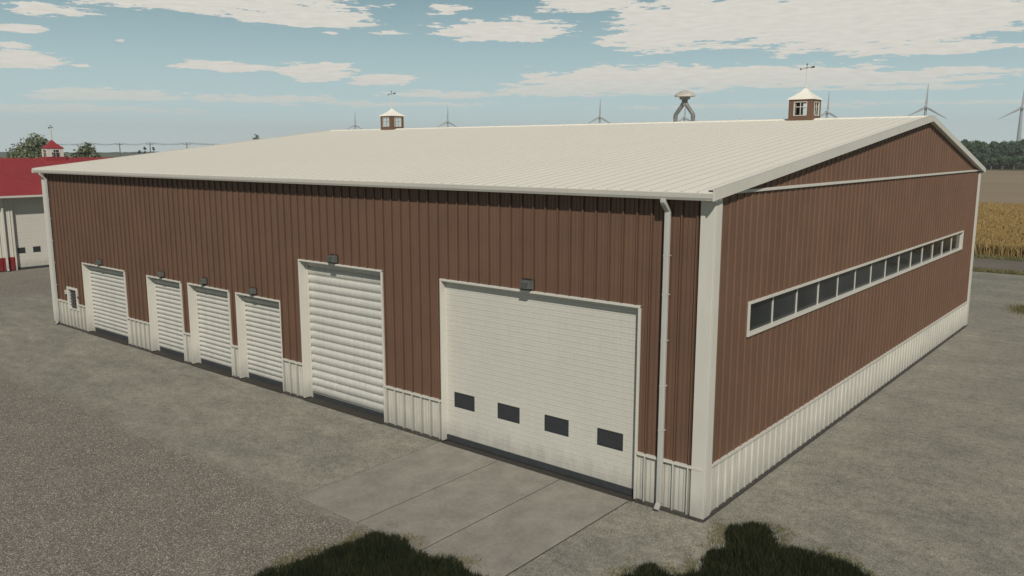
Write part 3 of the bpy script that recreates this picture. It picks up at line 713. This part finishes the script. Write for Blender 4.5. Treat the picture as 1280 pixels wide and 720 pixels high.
spots = [(1272, 945, .2, 'nearest wind turbine, rising above the windbreak at the right edge'), (1153, 930, .1, 'wind turbine above the white roof beside the gable peak'), (1031, 1050, .3, 'wind turbine half hidden behind the right cupola'),
         (854, 1230, .3, 'tiny wind turbine seen between the legs of the forked exhaust vent'), (749, 1200, 0, 'wind turbine standing alone left of the forked exhaust vent'), (560, 1390, 0, 'wind turbine just right of the left cupola'), (445, 1580, -.1, 'small wind turbine just left of the left cupola')]
for i, (u, D, da, lab) in enumerate(spots):
    t = TP if i == 0 else copy_tree(TP); t.location = bearing(u, D); a = R(YAW) - math.atan((u-640)/1046.9); t.rotation_euler.z = a + da*.6
    tag(t, lab, 'wind turbine', 'wind turbines on the horizon')

# ------------------------------------------------------------ power poles and wires
def upole():
    t = empty('utility_pole', (0,0,0), 0, True); m = MB(); m.tube([(0,0,0),(0,0,9.7)], [.22,.15], 8); m.build('pole', M['pole'], t)
    m = MB(); m.bar((-1.3,0,9.3),(1.3,0,9.3),.16,.16); m.build('crossarm', M['pole'], t)
    for xx in (-1.2, 0, 1.2):
        m = MB(); m.lathe((xx, 0, 9.38 if xx else 9.7), [(.07,0),(.12,.06),(.12,.18),(.05,.28)], 8); m.build('insulator', M['steel'], t)
    return t
UP = upole(); pts = []
for i, (u, D, lab) in enumerate(((114, 320, 'power pole behind the bushy green tree, leftmost in its line'), (150, 330, 'power pole just right of the bushy green tree'), (188, 310, 'power pole rising behind the slender treetops'), (234, 315, 'power pole furthest right in its line above the white roof'))):
    t = UP if i == 0 else copy_tree(UP); t.location = bearing(u, D); t.rotation_euler.z = R(YAW) + .45; tag(t, lab, 'power pole', 'power poles on the far left'); pts.append(t.location.copy())
pts = [bearing(60, 325)] + pts + [bearing(330, 330)]
ax = Vector((math.cos(R(YAW)+.45), math.sin(R(YAW)+.45), 0))
for s_, lab in ((-1.2, 'left overhead wire slung between the power poles'), (0, 'highest overhead wire slung between the power poles'), (1.2, 'right overhead wire slung between the power poles')):
    m = MB(); line = []
    for a, b_ in zip(pts, pts[1:]):
        for q in range(8):
            f = q/8; p = a.lerp(b_, f) + ax*s_; line.append((p.x, p.y, (9.98 if s_ == 0 else 9.66) - 4*.55*f*(1-f)))
    m.tube(line, .035, 4); tag(m.build('power_line', M['vane']), lab, 'overhead wire', 'overhead wires on the far left')

# ------------------------------------------------------------ grass and wheat
def blades(name, pts, h, w, mat, seed, lean=.35):
    r = random.Random(seed); v = []; f = []; tn = []
    for (x, y, z, hs) in pts:
        a = r.random()*6.283; hh = h*hs*(.6+.7*r.random()); ww = w*(.7+.6*r.random()); dx, dy = math.cos(a)*ww, math.sin(a)*ww
        lx, ly = r.gauss(0,lean)*hh, r.gauss(0,lean)*hh; i = len(v)
        v += [(x-dx,y-dy,z),(x+dx,y+dy,z),(x+dx*.6+lx*.4,y+dy*.6+ly*.4,z+hh*.55),(x-dx*.6+lx*.4,y-dy*.6+ly*.4,z+hh*.55),(x+lx,y+ly,z+hh)]
        f += [(i,i+1,i+2,i+3),(i+3,i+2,i+4)]; t = r.random(); tn += [t, t]
    me = bpy.data.meshes.new(name); me.from_pydata(v, [], f); me.update(); me.materials.append(mat); tone_attr(me, tn)
    o = bpy.data.objects.new(name, me); COL.objects.link(o); return o
def inside(p, poly):
    c = False; n = len(poly)
    for i in range(n):
        (x1_, y1_), (x2_, y2_) = poly[i], poly[(i+1)%n]
        if (y1_ > p[1]) != (y2_ > p[1]) and p[0] < (x2_-x1_)*(p[1]-y1_)/(y2_-y1_)+x1_: c = not c
    return c
def edge_d(p, poly):
    best = 9
    for i in range(len(poly)):
        a = Vector(poly[i]); b = Vector(poly[(i+1)%len(poly)]); q = Vector(p); ab = b-a; t = max(0, min(1, (q-a).dot(ab)/ab.dot(ab))); best = min(best, (q-a-ab*t).length)
    return best
PATCH1 = [(-4.71,-6.85),(-4.8,-6.48),(-4.68,-6.16),(-4.58,-5.82),(-4.66,-5.5),(-4.5,-5.17),(-4.5,-4.81),(-4.45,-4.47),(-4.16,-4.23),(-3.82,-4.25),(-3.36,-4.35),(-3.0,-4.44),(-2.88,-4.27),(-2.68,-4.18),(-2.27,-4.31),(-1.91,-4.34),(-1.56,-4.39),(-.53,-4.74),(-.63,-6.4),(-2.03,-7.79),(-4.47,-7.37)]
PATCH2 = [(.06,-3.05),(-.01,-2.56),(.04,-2.23),(.18,-2.08),(.5,-2.14),(.78,-2.12),(.8,-1.75),(.71,-1.38),(.7,-1.0),(.81,-.75),(.6,-.26),(.56,.10),(.81,.42),(1.11,.55),(1.36,.37),(1.63,-.08),(1.92,0),(2.23,.11),(2.48,.01),(2.88,.04),(3.14,-.18),(3.49,-.32),(3.89,-2.17),(2.29,-3.99),(.88,-4.66)]
def patch(poly, n, seed, lab):
    gx = sum(p[0] for p in poly)/len(poly); gy = sum(p[1] for p in poly)/len(poly); poly = [(gx + (x-gx)*1.04, gy + (y-gy)*1.04) for x, y in poly]
    r = random.Random(seed); xs = [p[0] for p in poly]; ys_ = [p[1] for p in poly]; pts = []; dry = []
    while len(pts) < n:
        p = (r.uniform(min(xs)-.5, max(xs)+.5), r.uniform(min(ys_)-.5, max(ys_)+.5)); e = edge_d(p, poly); ins = inside(p, poly)
        jag = .10*math.sin(p[0]*9+p[1]*7) + .06*math.sin(p[0]*23-p[1]*17)
        if ins and e > jag and r.random() < min(1, .25 + (e - jag)*4): pts.append((p[0], p[1], -.008, min(1, .45 + e*1.6)))
        elif not ins and e < .34 + jag*1.5 and r.random() < .9*(1 - e/.45)*(.5 + .5*math.sin(p[0]*5 + 2*math.sin(p[1]*4))): dry.append((p[0], p[1], -.008, .5))
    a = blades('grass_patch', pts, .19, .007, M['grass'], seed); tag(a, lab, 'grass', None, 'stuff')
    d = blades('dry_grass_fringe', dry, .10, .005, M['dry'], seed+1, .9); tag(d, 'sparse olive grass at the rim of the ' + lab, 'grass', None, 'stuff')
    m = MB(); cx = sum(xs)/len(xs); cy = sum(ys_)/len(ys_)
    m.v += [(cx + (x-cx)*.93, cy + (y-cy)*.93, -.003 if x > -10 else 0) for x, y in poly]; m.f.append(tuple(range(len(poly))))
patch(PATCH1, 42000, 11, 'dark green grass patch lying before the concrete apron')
patch(PATCH2, 42000, 12, 'dark green grass patch lying before the near building corner')
# verges beside the track and a small tuft patch at the right
r3 = random.Random(8); pts = []
for _ in range(26000):
    x = r3.uniform(-22, 14); y = r3.choice((r3.uniform(41.0, 42.3), r3.uniform(48.1, 49.6))); pts.append((x, y, -.01, 1))
sheet('verge', -90, 90, 40.9, 42.4, -.004, M['verge']); sheet('verge', -90, 90, 48.0, 50, -.004, M['verge'])
tag(blades('verge_grass', pts, .13, .02, M['dry'], 3), 'green grass verges along both sides of the farm track', 'grass', None, 'stuff')
pts = [(1.75 + r3.gauss(0,.45), 29.0 + r3.gauss(0,.7), -.008, 1) for _ in range(5000)]
tag(blades('grass_tuft', pts, .08, .012, M['dry'], 4), 'small low green grass patch on the yard at the right edge', 'grass', None, 'stuff')
# wheat: dense stand, ears as slim spikes over a rippled canopy
m = MB(); nx, ny = 150, 60; X0, X1, Y0, Y1 = -60, 60, 49.8, 103
rw = random.Random(2); i0 = len(m.v)
for j in range(ny+1):
    for i in range(nx+1):
        x = X0+(X1-X0)*i/nx; y = Y0+(Y1-Y0)*(j/ny)**1.3; m.v.append((x, y + (rw.uniform(-.15,.15)), .58 + .07*math.sin(x*1.7+y*.6) + rw.uniform(-.06,.06)))
for j in range(ny):
    for i in range(nx):
        a = i0 + j*(nx+1)+i; m.f.append((a,a+1,a+nx+2,a+nx+1))
for i in range(nx): a = i0+i; b_ = len(m.v); p, q = m.v[a], m.v[a+1]; m.v += [(p[0],p[1]-.05,0),(q[0],q[1]-.05,0)]; m.f.append((b_,b_+1,a+1,a))
for i in range(nx): a = i0+ny*(nx+1)+i; b_ = len(m.v); p, q = m.v[a], m.v[a+1]; m.v += [(p[0],p[1],0),(q[0],q[1],0)]; m.f.append((b_,b_+1,a+1,a))
bl = []
for _ in range(90000):
    y = Y0 - .15 + (Y1-Y0)*rw.random()**1.7; bl.append((rw.uniform(-26, 14) if y < 75 else rw.uniform(-34, 10), y, .02 if y < Y0+.4 else .45, 1 if y < Y0+.4 else .45))
for _ in range(12000): bl.append((rw.uniform(-26, 14), Y0 + rw.uniform(-.25, .3), 0, 1))
r = random.Random(6)
nf0 = len(m.f)
for (x, y, z, hs) in bl:
    a = r.random()*6.283; hh = .75*hs*(.8+.4*r.random()); ww = .022+.02*r.random(); dx, dy = math.cos(a)*ww, math.sin(a)*ww; lx, ly = r.gauss(0,.12), r.gauss(0,.12); i = len(m.v)
    m.v += [(x-dx*.4,y-dy*.4,z),(x+dx*.4,y+dy*.4,z),(x+dx+lx*.5,y+dy+ly*.5,z+hh*.75),(x+lx,y+ly,z+hh),(x-dx+lx*.5,y-dy+ly*.5,z+hh*.75)]; m.f.append((i,i+1,i+2,i+3,i+4))
o = m.build('wheat_field', M['wheat']); tone_attr(o.data, [.45]*nf0 + [r.random() for _ in bl])
tag(o, 'strip of ripe golden wheat beyond the farm track', 'wheat', None, 'stuff')

# ------------------------------------------------------------ haze
HZ = MB(); HZ.box(-2500, 2500, -320, 2500, -1.5, 84)
hz = HZ.build('haze', None); hz['kind'] = 'stuff'; hz.data.materials.clear()
hm = bpy.data.materials.new('haze_air'); hm.use_nodes = True; nt = hm.node_tree; nt.nodes.clear()
out = nt.nodes.new('ShaderNodeOutputMaterial'); pv = nt.nodes.new('ShaderNodeVolumePrincipled')
pv.inputs['Color'].default_value = (.97, .985, 1, 1); pv.inputs['Density'].default_value = .0003; nt.links.new(pv.outputs[0], out.inputs['Volume'])
hz.data.materials.append(hm)
tag(hz, 'thin pale blue haze over the far fields', 'haze')

# ------------------------------------------------------------ sky with broken clouds
SUN_AZ = (0.67, -0.74); EL = 40
SKYK = 25.0
w = bpy.data.worlds.new('World'); sc.world = w; w.use_nodes = True; nt = w.node_tree; bg = nt.nodes['Background']
sky = N(nt, 'ShaderNodeTexSky', sky_type='NISHITA'); sky.sun_disc = False; sky.sun_elevation = R(EL); sky.sun_rotation = math.atan2(SUN_AZ[0], SUN_AZ[1])
sky.air_density = 1.0; sky.dust_density = .6; sky.ozone_density = 2.0
tc = N(nt, 'ShaderNodeTexCoord'); sp = N(nt, 'ShaderNodeSeparateXYZ'); nt.links.new(tc.outputs['Generated'], sp.inputs[0])
hsv = N(nt, 'ShaderNodeHueSaturation'); hsv.inputs['Saturation'].default_value = .75; hsv.inputs['Value'].default_value = .5; nt.links.new(sky.outputs[0], hsv.inputs['Color'])
skyc = mix(nt, 1.0, hsv.outputs['Color'], (.92, 1.03, .98), 'MULTIPLY')
hzn = N(nt, 'ShaderNodeMapRange'); hzn.interpolation_type = 'SMOOTHSTEP'; hzn.inputs[1].default_value = .34; hzn.inputs[2].default_value = 0.0; nt.links.new(sp.outputs[2], hzn.inputs[0])
lowc = ramp(nt, sp.outputs[2], [(0, (.49, .58, .58)), (.05, (.43, .565, .575)), (.18, (.295, .48, .54))])
lows = N(nt, 'ShaderNodeVectorMath', operation='SCALE'); lows.inputs['Scale'].default_value = SKYK; nt.links.new(lowc, lows.inputs[0])
skyc = mix(nt, hzn.outputs[0], skyc, lows.outputs[0])
# azimuth (0 at the view heading, + to the right) and elevation, in degrees
rot = N(nt, 'ShaderNodeVectorRotate', rotation_type='Z_AXIS'); rot.inputs['Angle'].default_value = -R(YAW); nt.links.new(tc.outputs['Generated'], rot.inputs['Vector'])
s2 = N(nt, 'ShaderNodeSeparateXYZ'); nt.links.new(rot.outputs[0], s2.inputs[0])
az = math_(nt, 'MULTIPLY', math_(nt, 'ARCTAN2', s2.outputs[0], s2.outputs[1]), 57.2958)
el = math_(nt, 'MULTIPLY', math_(nt, 'ARCSINE', s2.outputs[2]), 57.2958)
CLOUDS = [ # u, v (1280x720 photograph), half widths, weight : converted to directions
 (250,2,240,16,1.0),(380,22,110,14,1.0),(60,12,60,9,.8),(20,35,42,6,.9),(20,75,70,12,1.0),(10,55,30,5,.8),(280,83,68,8,1.0),(400,90,60,15,1.0),(480,100,58,9,1.0),(630,38,105,17,1.05),(560,12,38,7,.8),(480,41,35,4,.8),
 (740,5,90,14,.9),(900,25,150,34,1.15),(1080,20,200,46,1.25),(1220,12,90,30,1.1),(820,48,80,20,1.0),(1180,60,120,9,.9),(800,100,170,22,1.05),(700,112,110,12,.9),(960,95,170,16,.95),(1150,92,160,7,.85),(1100,110,150,5,.7),(130,118,120,9,.95),(330,124,160,7,.8),(560,118,120,6,.8),(480,130,300,5,.6),(950,132,300,5,.6),(1040,100,250,10,.95),(740,104,110,13,.95),(60,135,200,7,.8),(1230,128,120,4,.7),(150,50,12,3,.7),(415,42,14,3,.7),(100,82,16,3,.7)]
tot = None
zc = N(nt, 'ShaderNodeCombineXYZ'); nt.links.new(az, zc.inputs[0]); nt.links.new(el, zc.inputs[1])
for (u, v, a_, b_, wt) in CLOUDS:
    def ang(u, v):
        x = (u-640)/FPX; yv = (360-v)/FPX; p = R(PITCH); F_ = math.cos(p) + yv*math.sin(p); Z_ = -math.sin(p) + yv*math.cos(p)
        return math.degrees(math.atan2(x, F_)), math.degrees(math.atan2(Z_, math.hypot(x, F_)))
    A, E_ = ang(u, v); sx = a_/18.3; sy = b_/18.3
    mp = N(nt, 'ShaderNodeMapping'); mp.inputs['Location'].default_value = (-A/sx, -E_/sy, 0); mp.inputs['Scale'].default_value = (1/sx, 1/sy, 1); nt.links.new(zc.outputs[0], mp.inputs[0])
    ln = N(nt, 'ShaderNodeVectorMath', operation='LENGTH'); nt.links.new(mp.outputs[0], ln.inputs[0])
    q = math_(nt, 'MULTIPLY', math_(nt, 'SUBTRACT', 1.25, ln.outputs['Value'], True), wt)
    tot = q if tot is None else math_(nt, 'MAXIMUM', tot, q)
# generic broken cloud outside the view
absaz = math_(nt, 'ABSOLUTE', az)
outm = N(nt, 'ShaderNodeMapRange'); outm.inputs[1].default_value = 33; outm.inputs[2].default_value = 42; nt.links.new(absaz, outm.inputs[0])
oute = N(nt, 'ShaderNodeMapRange'); oute.inputs[1].default_value = 11; oute.inputs[2].default_value = 16; nt.links.new(el, oute.inputs[0])
tot = math_(nt, 'MAXIMUM', tot, math_(nt, 'MULTIPLY', math_(nt, 'MAXIMUM', outm.outputs[0], oute.outputs[0]), .12))
mpn = N(nt, 'ShaderNodeMapping'); mpn.inputs['Scale'].default_value = (.42, 2.8, 1); nt.links.new(zc.outputs[0], mpn.inputs[0])
n1 = N(nt, 'ShaderNodeTexNoise'); n1.inputs['Scale'].default_value = 1.0; n1.inputs['Detail'].default_value = 9; n1.inputs['Roughness'].default_value = .68; nt.links.new(mpn.outputs[0], n1.inputs['Vector'])
dens = math_(nt, 'ADD', tot, math_(nt, 'MULTIPLY', math_(nt, 'SUBTRACT', n1.outputs['Fac'], .5), 2.3))
cm = N(nt, 'ShaderNodeMapRange'); cm.inputs[1].default_value = .46; cm.inputs[2].default_value = .51; nt.links.new(dens, cm.inputs[0])
fade = N(nt, 'ShaderNodeMapRange'); fade.inputs[1].default_value = .8; fade.inputs[2].default_value = 5.0; fade.inputs[3].default_value = .10; fade.inputs[4].default_value = .95; nt.links.new(el, fade.inputs[0])
cf = math_(nt, 'MULTIPLY', cm.outputs[0], fade.outputs[0])
n2 = N(nt, 'ShaderNodeTexNoise'); n2.inputs['Scale'].default_value = 2.2; n2.inputs['Detail'].default_value = 6; nt.links.new(mpn.outputs[0], n2.inputs['Vector'])
CW = 25.5
cc = ramp(nt, n2.outputs['Fac'], [(.3, (.555, .53, .475)), (.7, (.63, .605, .545))])
cs = N(nt, 'ShaderNodeVectorMath', operation='SCALE'); cs.inputs['Scale'].default_value = CW; nt.links.new(cc, cs.inputs[0])
fin = mix(nt, cf, skyc, cs.outputs[0])
nt.links.new(fin, bg.inputs['Color']); bg.inputs['Strength'].default_value = .05

sun = bpy.data.lights.new('sun', 'SUN'); sun.energy = 3.6; sun.angle = R(.53); sun.color = (1, .95, .865)
so = bpy.data.objects.new('sun', sun); COL.objects.link(so)
dv = Vector((SUN_AZ[0]*math.cos(R(EL)), SUN_AZ[1]*math.cos(R(EL)), math.sin(R(EL))))
so.rotation_euler = dv.to_track_quat('Z', 'Y').to_euler(); so.location = dv * 60

cam = bpy.data.cameras.new('camera'); co = bpy.data.objects.new('camera', cam); COL.objects.link(co); sc.camera = co
co.location = CAM; co.rotation_euler = (R(90 - PITCH), 0, R(YAW)); cam.sensor_width = 36; cam.lens = FPX/1280*36; cam.clip_start = .1; cam.clip_end = 9000

for o in bpy.data.objects:
    if 'local' in o: del o['local']
sc.view_settings.view_transform = 'Standard'; sc.view_settings.look = 'None'; sc.view_settings.gamma = 1; sc.view_settings.exposure = -.03; sc.view_settings.use_curve_mapping = False
sc.render.engine = 'CYCLES'
sc.cycles.volume_bounces = 0; sc.cycles.max_bounces = 6
